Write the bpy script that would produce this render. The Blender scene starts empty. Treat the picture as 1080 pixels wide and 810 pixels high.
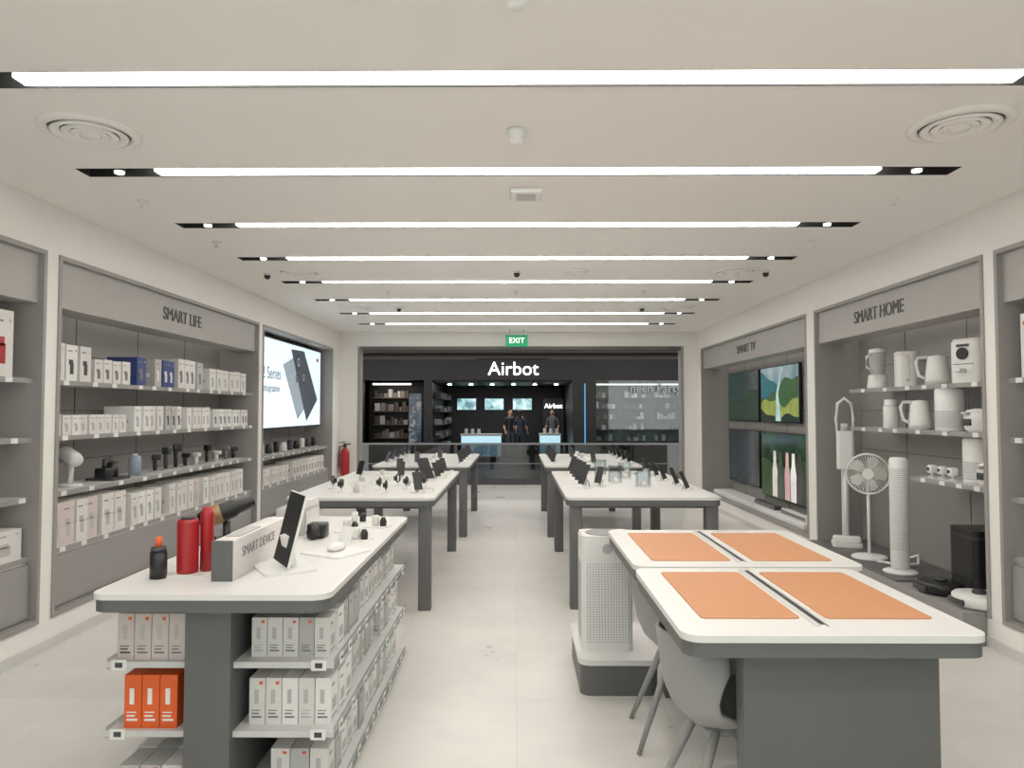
import bpy, bmesh, math, random
from mathutils import Vector, Matrix
random.seed(7)
scene = bpy.context.scene
scene.view_settings.view_transform = 'Standard'
scene.view_settings.exposure = 0.0
scene.view_settings.gamma = 1.12
T = Matrix.Translation
def R(a, ax): return Matrix.Rotation(math.radians(a), 4, ax)

# ---------------------------------------------------------------- materials
def lc(v):
    v /= 255.0
    return v/12.92 if v <= 0.04045 else ((v+0.055)/1.055)**2.4
def lin(c): return (lc(c[0]), lc(c[1]), lc(c[2]), 1.0)
MATS = {}
def mat(name, rgb, rough=0.5, metal=0.0, emit=0.0, var=0.06, scale=6.0, spec=0.5, bump=0.0):
    if name in MATS: return MATS[name]
    m = bpy.data.materials.new(name); m.use_nodes = True
    nt = m.node_tree; b = nt.nodes['Principled BSDF']
    tc = nt.nodes.new('ShaderNodeTexCoord')
    n = nt.nodes.new('ShaderNodeTexNoise'); n.inputs['Scale'].default_value = scale
    n.inputs['Detail'].default_value = 3
    nt.links.new(tc.outputs['Object'], n.inputs['Vector'])
    cr = nt.nodes.new('ShaderNodeValToRGB')
    c = lin(rgb)
    cr.color_ramp.elements[0].position = 0.3; cr.color_ramp.elements[1].position = 0.7
    cr.color_ramp.elements[0].color = (c[0]*(1-var), c[1]*(1-var), c[2]*(1-var), 1)
    cr.color_ramp.elements[1].color = (min(1, c[0]*(1+var)), min(1, c[1]*(1+var)), min(1, c[2]*(1+var)), 1)
    nt.links.new(n.outputs['Fac'], cr.inputs['Fac'])
    nt.links.new(cr.outputs['Color'], b.inputs['Base Color'])
    b.inputs['Roughness'].default_value = rough
    b.inputs['Metallic'].default_value = metal
    b.inputs['Specular IOR Level'].default_value = spec
    if emit > 0:
        nt.links.new(cr.outputs['Color'], b.inputs['Emission Color'])
        b.inputs['Emission Strength'].default_value = emit
    if bump > 0:
        bp = nt.nodes.new('ShaderNodeBump'); bp.inputs['Strength'].default_value = bump
        n2 = nt.nodes.new('ShaderNodeTexNoise'); n2.inputs['Scale'].default_value = 120
        nt.links.new(tc.outputs['Object'], n2.inputs['Vector'])
        nt.links.new(n2.outputs['Fac'], bp.inputs['Height']); nt.links.new(bp.outputs['Normal'], b.inputs['Normal'])
    MATS[name] = m
    return m

def floor_mat(name, rgb, rough):
    m = bpy.data.materials.new(name); m.use_nodes = True
    nt = m.node_tree; b = nt.nodes['Principled BSDF']
    tc = nt.nodes.new('ShaderNodeTexCoord')
    br = nt.nodes.new('ShaderNodeTexBrick')
    br.offset = 0.0
    br.inputs['Scale'].default_value = 1.0
    br.inputs['Brick Width'].default_value = 0.8
    br.inputs['Row Height'].default_value = 0.8
    br.inputs['Mortar Size'].default_value = 0.002
    br.inputs['Mortar Smooth'].default_value = 0.1
    c = lin(rgb)
    br.inputs['Color1'].default_value = c
    br.inputs['Color2'].default_value = (c[0]*0.92, c[1]*0.92, c[2]*0.92, 1)
    br.inputs['Mortar'].default_value = (c[0]*0.78, c[1]*0.78, c[2]*0.78, 1)
    nt.links.new(tc.outputs['Object'], br.inputs['Vector'])
    n = nt.nodes.new('ShaderNodeTexNoise'); n.inputs['Scale'].default_value = 1.8; n.inputs['Detail'].default_value = 9
    n.inputs['Roughness'].default_value = 0.65
    nt.links.new(tc.outputs['Object'], n.inputs['Vector'])
    cr = nt.nodes.new('ShaderNodeValToRGB')
    cr.color_ramp.elements[0].position = 0.3; cr.color_ramp.elements[0].color = (0.86, 0.86, 0.86, 1)
    cr.color_ramp.elements[1].position = 0.65; cr.color_ramp.elements[1].color = (1, 1, 1, 1)
    nt.links.new(n.outputs['Fac'], cr.inputs['Fac'])
    mx = nt.nodes.new('ShaderNodeMix'); mx.data_type = 'RGBA'; mx.blend_type = 'MULTIPLY'
    mx.inputs[0].default_value = 1.0
    nt.links.new(br.outputs['Color'], mx.inputs[6]); nt.links.new(cr.outputs['Color'], mx.inputs[7])
    nt.links.new(mx.outputs[2], b.inputs['Base Color'])
    rr = nt.nodes.new('ShaderNodeMapRange')
    rr.inputs['To Min'].default_value = rough-0.07; rr.inputs['To Max'].default_value = rough+0.1
    nt.links.new(n.outputs['Fac'], rr.inputs['Value']); nt.links.new(rr.outputs['Result'], b.inputs['Roughness'])
    b.inputs['Specular IOR Level'].default_value = 0.45
    return m

def screen_mat(name, cols, scale=2.0, dist=1.5, strength=0.9, off=0.0):
    m = bpy.data.materials.new(name); m.use_nodes = True
    nt = m.node_tree; b = nt.nodes['Principled BSDF']
    tc = nt.nodes.new('ShaderNodeTexCoord')
    mp = nt.nodes.new('ShaderNodeMapping'); mp.inputs['Location'].default_value = (off, off*1.7, off*0.6)
    n = nt.nodes.new('ShaderNodeTexNoise'); n.inputs['Scale'].default_value = scale
    n.inputs['Distortion'].default_value = dist; n.inputs['Detail'].default_value = 5
    nt.links.new(tc.outputs['Object'], mp.inputs['Vector']); nt.links.new(mp.outputs['Vector'], n.inputs['Vector'])
    cr = nt.nodes.new('ShaderNodeValToRGB')
    el = cr.color_ramp.elements
    k = len(cols)
    el[0].position = 0.3; el[0].color = lin(cols[0]); el[1].position = 0.72; el[1].color = lin(cols[-1])
    for i in range(1, k-1):
        e = el.new(0.3+0.42*i/(k-1)); e.color = lin(cols[i])
    nt.links.new(n.outputs['Fac'], cr.inputs['Fac'])
    nt.links.new(cr.outputs['Color'], b.inputs['Emission Color'])
    b.inputs['Emission Strength'].default_value = strength
    b.inputs['Base Color'].default_value = (0.01, 0.01, 0.01, 1); b.inputs['Roughness'].default_value = 0.15
    return m

def glass_mat(name, tint=(235, 245, 245), gl=0.08):
    m = bpy.data.materials.new(name); m.use_nodes = True
    nt = m.node_tree; nt.nodes.remove(nt.nodes['Principled BSDF'])
    out = nt.nodes['Material Output']
    tr = nt.nodes.new('ShaderNodeBsdfTransparent'); tr.inputs['Color'].default_value = lin(tint)
    g = nt.nodes.new('ShaderNodeBsdfGlossy'); g.inputs['Roughness'].default_value = 0.03
    mx = nt.nodes.new('ShaderNodeMixShader'); mx.inputs[0].default_value = gl
    nt.links.new(tr.outputs[0], mx.inputs[1]); nt.links.new(g.outputs[0], mx.inputs[2])
    nt.links.new(mx.outputs[0], out.inputs['Surface'])
    return m

WALL = mat('wall_paint', (236, 233, 228), 0.75, var=0.008, scale=1.5)
CEIL = mat('ceiling_paint', (241, 237, 232), 0.85, var=0.008, scale=1.0)
FLOOR = floor_mat('floor_tile', (224, 220, 214), 0.29)
GREY = mat('shelf_grey_metal', (138, 135, 132), 0.5, var=0.02)
GREYL = mat('header_grey', (166, 163, 159), 0.5, var=0.02)
GREYD = mat('table_grey', (90, 90, 90), 0.5, var=0.03)
FRAME = mat('frame_grey', (146, 143, 140), 0.45, var=0.02)
SHELF = mat('shelf_white', (202, 201, 199), 0.4, var=0.02)
TOP = mat('table_white_laminate', (225, 223, 220), 0.32, var=0.01)
WHITE = mat('white_plastic', (232, 231, 228), 0.35, var=0.015)
OFFW = mat('offwhite_card', (220, 216, 212), 0.6, var=0.03)
PINKW = mat('pale_pink_card', (206, 193, 188), 0.6, var=0.03)
LGREY = mat('light_grey_card', (182, 180, 178), 0.6, var=0.03)
MGREY = mat('mid_grey_plastic', (112, 112, 113), 0.5)
DGREY = mat('dark_grey_plastic', (54, 55, 57), 0.45)
BLACK = mat('black_plastic', (18, 18, 20), 0.35)
BLACKM = mat('black_matt', (8, 8, 9), 0.8)
BLUE = mat('blue_card', (44, 62, 122), 0.5)
ORANGE = mat('orange_card', (226, 88, 26), 0.5)
RED = mat('red_plastic', (165, 14, 24), 0.35)
MAT_O = mat('tan_leather_mat', (196, 132, 86), 0.6, var=0.03, scale=30, bump=0.05)
STEEL = mat('steel', (190, 190, 190), 0.3, metal=0.9)
CHAIR = mat('chair_grey', (148, 147, 146), 0.5, var=0.02)
SIGN = mat('sign_letters', (80, 78, 76), 0.5)
LIGHT = mat('light_panel', (255, 250, 242), 0.5, emit=17.0, var=0.0)
SPOT = mat('spot_glow', (255, 250, 240), 0.5, emit=14.0, var=0.0)
BAY_FILL = mat('added_bay_glow', (255, 247, 238), 0.5, emit=8.0, var=0.0)  # glow for bars added behind the headers to brighten the bays
SHELF_FILL = mat('added_shelf_glow', (255, 247, 238), 0.5, emit=2.5, var=0.0)  # weaker glow for thin bars added at shelves as extra light
GLASS = glass_mat('clear_glass')
GLASSD = glass_mat('shade_tinted_glass', (150, 156, 160), .1)  # dark tint puts the dimness of the atrium into the balustrade glass
ACRYL = glass_mat('acrylic', (225, 230, 232), 0.2)

# ---------------------------------------------------------------- mesh builder
class MB:
    def __init__(s):
        s.bm = bmesh.new(); s.mats = []; s.M = Matrix.Identity(4)
    def mi(s, m):
        if m not in s.mats: s.mats.append(m)
        return s.mats.index(m)
    def fin(s, verts, m, smooth=False, M=None):
        mt = s.M @ M if M is not None else s.M
        fs = set()
        for v in verts:
            v.co = mt @ v.co
            for f in v.link_faces: fs.add(f)
        i = s.mi(m)
        for f in fs:
            f.material_index = i; f.smooth = smooth
        return fs
    def box(s, x0, x1, y0, y1, z0, z1, m, M=None, bev=0.0, seg=2):
        if x0 > x1: x0, x1 = x1, x0
        if y0 > y1: y0, y1 = y1, y0
        if z0 > z1: z0, z1 = z1, z0
        r = bmesh.ops.create_cube(s.bm, size=1.0)
        vs = r['verts']
        for v in vs:
            v.co = Vector(((v.co.x+.5)*(x1-x0)+x0, (v.co.y+.5)*(y1-y0)+y0, (v.co.z+.5)*(z1-z0)+z0))
        if bev > 0:
            es = list({e for v in vs for e in v.link_edges})
            rb = bmesh.ops.bevel(s.bm, geom=es, offset=bev, segments=seg, affect='EDGES', profile=0.5)
            vs = list({v for f in rb['faces'] for v in f.verts} | {v for v in vs if v.is_valid})
        s.fin(vs, m, bev > 0, M)
    def cyl(s, c, r, h, m, r2=None, seg=24, M=None, smooth=True):
        g = bmesh.ops.create_cone(s.bm, cap_ends=True, segments=seg, radius1=r, radius2=r if r2 is None else r2, depth=h)
        vs = g['verts']
        for v in vs: v.co += Vector((c[0], c[1], c[2]+h/2))
        fs = s.fin(vs, m, smooth, M)
        for f in fs:
            if len(f.verts) > 4: f.smooth = False
    def sph(s, c, r, m, sc=(1, 1, 1), seg=20, M=None):
        g = bmesh.ops.create_uvsphere(s.bm, u_segments=seg, v_segments=max(8, seg//2), radius=r)
        for v in g['verts']: v.co = Vector((v.co.x*sc[0]+c[0], v.co.y*sc[1]+c[1], v.co.z*sc[2]+c[2]))
        s.fin(g['verts'], m, True, M)
    def lathe(s, prof, m, c=(0, 0, 0), seg=32, M=None, sy=1.0):
        rings = []; allv = []
        for (r, z) in prof:
            if r < 1e-5:
                v = s.bm.verts.new((c[0], c[1], c[2]+z)); rings.append([v]); allv.append(v)
            else:
                ring = [s.bm.verts.new((c[0]+r*math.cos(2*math.pi*k/seg), c[1]+sy*r*math.sin(2*math.pi*k/seg), c[2]+z)) for k in range(seg)]
                rings.append(ring); allv += ring
        for a, b in zip(rings[:-1], rings[1:]):
            for k in range(seg):
                k2 = (k+1) % seg
                if len(a) == 1 and len(b) == 1: continue
                if len(a) == 1: s.bm.faces.new((a[0], b[k2], b[k]))
                elif len(b) == 1: s.bm.faces.new((a[k], a[k2], b[0]))
                else: s.bm.faces.new((a[k], a[k2], b[k2], b[k]))
        s.fin(allv, m, True, M)
    def poly(s, pts, z0, z1, m, M=None, smooth=False):
        lo = [s.bm.verts.new((p[0], p[1], z0)) for p in pts]; hi = [s.bm.verts.new((p[0], p[1], z1)) for p in pts]
        n = len(pts)
        s.bm.faces.new(list(reversed(lo))); s.bm.faces.new(hi)
        for i in range(n):
            j = (i+1) % n
            s.bm.faces.new((lo[i], lo[j], hi[j], hi[i]))
        s.fin(lo+hi, m, smooth, M)
    def rrect(s, x0, x1, y0, y1, z0, z1, r, m, M=None, seg=6):
        pts = []
        for (cx, cy, a0) in ((x1-r, y1-r, 0), (x0+r, y1-r, 90), (x0+r, y0+r, 180), (x1-r, y0+r, 270)):
            for k in range(seg+1):
                a = math.radians(a0+90*k/seg); pts.append((cx+r*math.cos(a), cy+r*math.sin(a)))
        s.poly(pts, z0, z1, m, M)
    def tube(s, pts, r, m, seg=10, M=None, r2=None):
        pts = [Vector(p) for p in pts]; n = len(pts); rings = []; allv = []
        up = Vector((0, 0, 1))
        for i, p in enumerate(pts):
            d = (pts[min(i+1, n-1)]-pts[max(i-1, 0)]).normalized()
            a = d.cross(up)
            if a.length < 1e-3: a = d.cross(Vector((0, 1, 0)))
            a.normalize(); b = d.cross(a)
            rr = r if r2 is None else r+(r2-r)*i/(n-1)
            ring = [s.bm.verts.new(p+a*rr*math.cos(2*math.pi*k/seg)+b*rr*math.sin(2*math.pi*k/seg)) for k in range(seg)]
            rings.append(ring); allv += ring
        for a, b in zip(rings[:-1], rings[1:]):
            for k in range(seg): s.bm.faces.new((a[k], a[(k+1) % seg], b[(k+1) % seg], b[k]))
        s.bm.faces.new(rings[0]); s.bm.faces.new(list(reversed(rings[-1])))
        s.fin(allv, m, True, M)
    def quad(s, pts, m, M=None):
        vs = [s.bm.verts.new(p) for p in pts]; s.bm.faces.new(vs); s.fin(vs, m, False, M)
    def obj(s, name, parent=None, loc=None, rz=0.0):
        bmesh.ops.recalc_face_normals(s.bm, faces=s.bm.faces)
        me = bpy.data.meshes.new(name); s.bm.to_mesh(me); s.bm.free()
        for m in s.mats: me.materials.append(m)
        o = bpy.data.objects.new(name, me); scene.collection.objects.link(o)
        if parent: o.parent = parent
        if loc: o.location = loc
        o.rotation_euler[2] = math.radians(rz)
        return o
def dup(o, loc, rz=0.0, sc=1.0):
    d = bpy.data.objects.new(o.name.split('.')[0], o.data); scene.collection.objects.link(d)
    d.location = loc; d.rotation_euler[2] = math.radians(rz); d.scale = (sc,)*3
    return d
def text(body, name, loc, rot, width, m, parent=None, ext=0.004, height=None):
    c = bpy.data.curves.new(name, 'FONT'); c.body = body; c.align_x = 'CENTER'; c.align_y = 'CENTER'; c.extrude = 0.0
    c.materials.append(m)
    o = bpy.data.objects.new(name, c); scene.collection.objects.link(o)
    bpy.context.view_layer.update()
    k = width/max(o.dimensions.x, 1e-4)
    c.size = k; c.extrude = ext
    if height:
        bpy.context.view_layer.update()
        o.scale[1] = height/max(o.dimensions.y, 1e-4)
    o.location = loc; o.rotation_euler = [math.radians(a) for a in rot]
    if parent: o.parent = parent
    return o
LEFT_ROT = (90, 0, 90); RIGHT_ROT = (90, 0, -90); FRONT_ROT = (90, 0, 0)

# ---------------------------------------------------------------- room shell
WL, WR = 3.15, 3.2
H = 3.0; YB = -2.0; YE = 12.6
m = MB(); m.box(-WL-.6, WR+.6, YB-.2, YE+.2, -0.1, 0, FLOOR); m.obj('floor')

troughs = [-1.1, 0.5, 1.75, 2.95, 4.12, 5.32, 6.5, 7.7, 8.95, 10.2, 11.45]
TX, TW = 2.56, 0.075
m = MB()
prev = YB-.2
for ty in troughs:
    m.box(-WL-.6, WR+.6, prev, ty-TW, H, H+.12, CEIL)
    m.box(-WL-.6, -TX, ty-TW, ty+TW, H, H+.12, CEIL)
    m.box(TX, WR+.6, ty-TW, ty+TW, H, H+.12, CEIL)
    prev = ty+TW
m.box(-WL-.6, WR+.6, prev, YE+.2, H, H+.12, CEIL)
m.obj('ceiling')
for ty in troughs:
    m = MB()
    m.box(-TX, TX, ty-TW, ty+TW, H+.1, H+.12, BLACKM)
    m.box(-TX, TX, ty-TW, ty-TW+.006, H+.0, H+.1, BLACKM)
    m.box(-TX, TX, ty+TW-.006, ty+TW, H+.0, H+.1, BLACKM)
    m.box(-TX, -TX+.006, ty-TW, ty+TW, H+.0, H+.1, BLACKM)
    m.box(TX-.006, TX, ty-TW, ty+TW, H+.0, H+.1, BLACKM)
    m.box(-2.12, 2.12, ty-.028, ty+.052, H+.002, H+.1, LIGHT)
    for sx in (-1, 1):
        m.cyl((sx*2.34, ty, H+.005), .035, .05, BLACK, seg=20)
        m.cyl((sx*2.34, ty, H-.004), .026, .012, SPOT, seg=20)
    m.obj('recessed_linear_light')

def wall_side(name, s, W, bays, end):
    m = MB()
    def bx(a, b, y0, y1, z0, z1): m.box(s*a, s*b, y0, y1, z0, z1, WALL)
    bx(W, W+.5, YB, end, 2.67, H)
    bx(W, W+.5, YB, end, 0, .2)
    p = YB
    for (a, b) in bays:
        bx(W, W+.5, p, a, .2, 2.67); p = b
    bx(W, W+.5, p, end, .2, 2.67)
    bx(W+.5, W+.6, YB, end, 0, H)
    return m.obj(name)
LB = [(1.2, 4.70), (4.83, 8.62), (8.76, 12.1)]
RB = [(1.2, 4.74), (4.86, 7.62), (7.84, 12.3)]
wall_side('wall_left', -1, WL, LB, YE)
wall_side('wall_right', 1, WR, RB, YE)
m = MB()
m.box(-WL-.6, -2.9, YB-.2, YB, 0, H, WALL); m.box(2.95, WR+.6, YB-.2, YB, 0, H, WALL)
m.box(-2.9, 2.95, YB-.2, YB, 2.8, H, WALL); m.box(-2.9, 2.95, YB-.2, YB, 0, .1, WALL)  # opening shaped to let world light in from behind the camera
m.obj('wall_rear')
m = MB()
m.box(-2.9, 2.95, YB-.11, YB-.1, .1, 2.8, GLASS)
for x in (-2.88, -.98, .98, 2.93): m.box(x-.02, x+.02, YB-.14, YB-.06, .1, 2.8, GREYD)
m.obj('added_rear_window')  # unseen glazing, added so world light reaches the ceiling
OX0, OX1, OZ = -2.83, 2.96, 2.74
m = MB()
m.box(-WL-.6, OX0, YE, YE+.2, 0, H, WALL); m.box(OX1, WR+.6, YE, YE+.2, 0, H, WALL); m.box(OX0, OX1, YE, YE+.2, OZ, H, WALL)
m.obj('wall_front')
m = MB()
m.box(OX0, OX0+.05, YE-.01, YE+.2, 0, OZ, FRAME); m.box(OX1-.05, OX1, YE-.01, YE+.2, 0, OZ, FRAME); m.box(OX0+.05, OX1-.05, YE-.01, YE+.2, OZ-.05, OZ, GREYD)
m.obj('door_1')
m = MB(); m.box(-WL, -WL+.012, YB, YE, 0, .07, SHELF); m.obj('baseboard_left')
m = MB(); m.box(WR-.012, WR, YB, YE, 0, .07, SHELF); m.obj('baseboard_right')

# ---------------------------------------------------------------- wall shelf units
def unit(s, W, y0, y1, shelves, header=True, drawer=True, name='display_shelving', back=GREY, depth=.46):
    m = MB()
    def bx(a, b, c, d, e, f, mm): m.box(s*(W+a), s*(W+b), c, d, e, f, mm)
    t = .03
    bx(depth, .499, y0, y1, .2, 2.67, back)
    bx(-.012, depth, y0, y0+t, .2, 2.67, FRAME); bx(-.012, depth, y1-t, y1, .2, 2.67, FRAME)
    bx(-.012, depth, y0+t, y1-t, 2.67-t, 2.67, FRAME); bx(-.012, depth, y0+t, y1-t, .2, .2+t, FRAME)
    n = max(2, int(round((y1-y0)/.9)))
    for i in range(1, n):
        y = y0+(y1-y0)*i/n
        bx(depth-.004, depth, y-.004, y+.004, .23, 2.64, GREYD)
    for zz in (1.2, 1.6, 2.05):
        bx(depth-.004, depth, y0+t, y1-t, zz-.004, zz+.004, GREYD)
    if header:
        bx(.03, .06, y0+t, y1-t, 2.33, 2.64, GREYL)
        bx(.03, .3, y0+t, y1-t, 2.315, 2.33, GREYL)
        bx(.31, .33, y0+t+.1, y1-t-.1, 2.52, 2.54, BAY_FILL)  # added glowing bar, hidden behind the header
    if drawer:
        bx(.05, depth, y0+t, y1-t, .23, .6, GREY)
        bx(.035, .05, y0+t+.01, (y0+y1)/2-.004, .25, .59, FRAME)
        bx(.035, .05, (y0+y1)/2+.004, y1-t-.01, .25, .59, FRAME)
    for (z, a, b) in shelves:
        bx(.05, depth, a, b, z-.022, z, SHELF)
        bx(.044, .05, a, b, z-.03, z+.003, FRAME)
        bx(.07, .08, a+.02, b-.02, z-.027, z-.022, SHELF_FILL)  # added glowing bar below the shelf
        y = a+.12
        while y < b-.1:
            bx(.040, .044, y, y+.06, z-.03, z+.002, WHITE); y += random.uniform(.2, .4)
    return m.obj(name)
SH = [1.81, 1.42, 1.03, .64]
unit(-1, WL, *LB[0], [(z, LB[0][0]+.03, LB[0][1]-.03) for z in SH])
unit(-1, WL, *LB[1], [(z, LB[1][0]+.03, LB[1][1]-.03) for z in SH])
unit(-1, WL, *LB[2], [(1.0, LB[2][0]+.03, LB[2][1]-.03), (.64, LB[2][0]+.03, LB[2][1]-.03)], header=False)
unit(1, WR, *RB[0], [(z, RB[0][0]+.03, RB[0][1]-.03) for z in SH])
unit(1, WR, *RB[1], [(1.8, 4.9, 6.95), (1.44, 4.9, 6.95), (1.06, 4.9, 5.9)], drawer=False)
unit(1, WR, *RB[2], [], drawer=False, name='television_display_bay')
text('SMART LIFE', 'store_sign', (-WL-.026, 6.72, 2.475), LEFT_ROT, .76, SIGN, height=.115)
text('SMART HOME', 'store_sign', (WR+.026, 6.35, 2.475), RIGHT_ROT, .86, SIGN, height=.115)
text('SMART TV', 'store_sign', (WR+.026, 10.0, 2.475), RIGHT_ROT, .8, SIGN, height=.115)

# ---------------------------------------------------------------- product boxes on shelves
def fill(m, s, W, z, segs):
    for (y0, y1, w, h, mats, gm) in segs:
        y = y0
        while y+w <= y1+1e-4:
            hh = h*random.uniform(.97, 1.02); x0 = W+.07+random.uniform(0, .02); dp = .26
            mm = random.choice(mats)
            m.box(s*x0, s*(x0+dp), y, y+w*.94, z, z+hh, mm)
            e = .0012
            if gm:
                a, b = y+w*.32, y+w*.62
                m.box(s*(x0-e), s*x0, a, b, z+hh*.2, z+hh*.5, gm)
                m.box(s*(x0-e), s*x0, a-.1*w, b-.05*w, z+hh*.46, z+hh*.6, gm)
                m.box(s*(x0-e), s*x0, y+w*.12, y+w*.5, z+hh*.82, z+hh*.85, MGREY)
                m.box(s*(x0-e), s*x0, y+w*.76, y+w*.84, z+hh*.82, z+hh*.88, ORANGE if random.random() < .3 else LGREY)
                m.box(s*(x0+.05), s*(x0+.13), y-e, y, z+hh*.35, z+hh*.5, gm)
            y += w+(random.uniform(0, .008))
W3 = [WHITE, OFFW, OFFW]
m = MB(); fill(m, -1, WL, 1.81, [(4.93, 5.36, .14, .27, W3, DGREY), (5.42, 5.92, .12, .19, W3, MGREY), (6.0, 6.3, .15, .25, [BLUE], MGREY),
    (6.32, 6.7, .12, .25, [BLUE, LGREY], WHITE), (6.74, 7.4, .13, .28, [LGREY, OFFW], MGREY), (7.46, 8.55, .16, .23, W3, LGREY)]); m.obj('hair_dryer_boxes')
m = MB(); fill(m, -1, WL, 1.42, [(4.93, 5.95, .1, .15, W3, LGREY), (6.0, 6.5, .12, .22, W3, LGREY), (6.52, 6.9, .1, .22, [LGREY, OFFW], DGREY),
    (6.95, 7.5, .1, .21, W3, LGREY), (7.55, 8.55, .12, .19, W3, MGREY)]); m.obj('toothbrush_boxes')
m = MB(); fill(m, -1, WL, .64, [(4.93, 5.5, .14, .31, [PINKW, OFFW, PINKW], LGREY), (5.55, 5.9, .17, .3, W3, LGREY), (5.95, 6.6, .13, .26, W3, LGREY),
    (6.63, 7.3, .12, .27, [OFFW, PINKW], LGREY), (7.35, 8.55, .13, .27, W3, LGREY)]); m.obj('kettle_boxes')
m = MB(); fill(m, -1, WL, .64, [(8.85, 10.2, .12, .2, W3, LGREY), (10.3, 12.0, .14, .22, W3, MGREY)]); m.obj('accessory_boxes')
m = MB(); fill(m, -1, WL, 1.81, [(2.6, 3.4, .2, .3, W3, LGREY), (4.12, 4.56, .21, .42, W3, RED)]); m.obj('appliance_boxes')
m = MB(); fill(m, -1, WL, .64, [(3.4, 4.66, .31, .2, W3, LGREY)]); m.obj('appliance_boxes')
m = MB(); fill(m, 1, WR, 1.81, [(3.7, 4.66, .23, .42, W3, RED)]); m.obj('appliance_boxes')
m = MB(); fill(m, 1, WR, 1.03, [(3.6, 4.6, .18, .3, W3, LGREY)]); m.obj('appliance_boxes')

def hair_dryer(col, nozzle, x, y, z, rz=0, sc=1.0):
    m = MB(); m.M = Matrix.Scale(sc, 4)
    m.cyl((0, 0, 0), .06, .015, col)
    m.tube([(0, 0, .01), (0, .0, .1), (.01, 0, .16)], .016, col)
    Mx = T((0, 0, .17)) @ R(65, 'Y')
    m.lathe([(0, -.06), (.035, -.06), (.042, -.03), (.042, .05), (.033, .075)], col, M=Mx)
    m.lathe([(.033, .075), (.028, .1), (0, .1)], nozzle, M=Mx)
    m.obj('hair_dryer', loc=(x, y, z), rz=rz)
hair_dryer(WHITE, MGREY, -3.36, 5.05, 1.03, -30, 1.3)
hair_dryer(WHITE, LGREY, -3.36, 5.35, 1.03, 160, 1.3)
m = MB()
m.rrect(-.12, .12, -.14, .14, 0, .02, .03, DGREY); m.cyl((0, .05, .02), .05, .12, BLACK)
m.box(-.05, .05, -.12, 0, .02, .1, BLACK, bev=.012); m.tube([(0, -.06, .1), (0, -.05, .16), (0, .03, .17)], .02, DGREY)
m.obj('handheld_vacuum_cleaner', loc=(-3.38, 5.88, 1.03))
m = MB(); m.lathe([(0, 0), (.05, 0), (.052, .14), (.04, .17), (0, .17)], mat('blue_grey', (150, 165, 180), .4)); m.cyl((0, 0, .17), .02, .02, WHITE)
m.obj('portable_blender_cup', loc=(-3.36, 6.25, 1.03))
def steamer(col, x, y, z, h):
    m = MB(); m.cyl((0, 0, 0), .045, .012, LGREY); m.tube([(0, 0, .01), (0, 0, h*.7)], .018, col, r2=.022)
    m.box(-.03, .05, -.025, .025, h*.68, h, col, bev=.01)
    m.obj('garment_steamer', loc=(x, y, z), rz=random.uniform(-40, 40))
for i, (y, c, h) in enumerate([(6.6, BLACK, .16), (6.8, DGREY, .22), (7.0, BLACK, .24), (7.2, BLACK, .14), (7.45, WHITE, .13), (7.7, BLACK, .2), (7.95, WHITE, .12), (8.2, MGREY, .16), (8.42, BLACK, .14)]):
    steamer(c, -3.36, y, 1.03, h)
for i in range(10):
    y = 9.0+i*.3
    m = MB(); c = [BLACK, WHITE, DGREY][i % 3]
    m.box(-.06, .06, -.05, .05, 0, .02, LGREY, bev=.004)
    if i % 2: m.box(-.03, .03, -.04, .04, .02, .17, c, bev=.015)
    else: m.lathe([(0, .02), (.045, .02), (.05, .08), (.035, .14), (0, .15)], c)
    m.obj('smart_speaker', loc=(-WL-.2, y, 1.0))

m = MB()
m.box(-WL-.16, -WL-.4, 8.85, 11.95, 1.34, 2.6, BLACK, bev=.01)
SC = mat('display_glow', (212, 230, 240), .4, emit=.95, var=.04, scale=.8)
m.box(-WL-.158, -WL-.16, 8.88, 11.92, 1.37, 2.57, SC)
m.box(-WL-.4, -WL-.459, 9.6, 11.2, 1.6, 2.3, GREYD)
PH = mat('print_dark_phone', (62, 70, 84), .4, emit=.35); PHL = mat('print_light_phone', (150, 162, 176), .4, emit=.5)
X = -WL-.157
def gq(pts, mm, e=0): m.quad([(X+.0012*e, a, b) for a, b in pts], mm)
gq([(10.0, 2.25), (10.6, 2.42), (11.3, 1.75), (10.7, 1.46)], PHL, 1)
gq([(10.36, 2.5), (11.0, 2.52), (11.75, 1.78), (11.15, 1.43)], PH, 2)
def disc(cy, cz, r, mm, e):
    gq([(cy+r*math.cos(a*math.pi/10), cz+r*math.sin(a*math.pi/10)) for a in range(20)], mm, e)
for cy, cz, r in ((10.72, 2.33, .12), (10.98, 2.11, .1), (10.64, 2.08, .06)):
    disc(cy, cz, r, BLACK, 3); disc(cy, cz, r*.6, PHL, 4); disc(cy, cz, r*.35, BLACK, 5)
wd = m.obj('digital_display_screen')
text('12 Series', 'poster_text', (-WL-.154, 9.5, 2.1), LEFT_ROT, .8, PH, wd, ext=.0005)
text('Photographer', 'poster_text_2', (-WL-.154, 9.5, 1.9), LEFT_ROT, .8, PH, wd, ext=.0005)
m = MB(); m.box(-WL-.156, -WL-.1572, 11.68, 11.8, 2.4, 2.46, ORANGE); m.obj('logo_patch', parent=wd)

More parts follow.
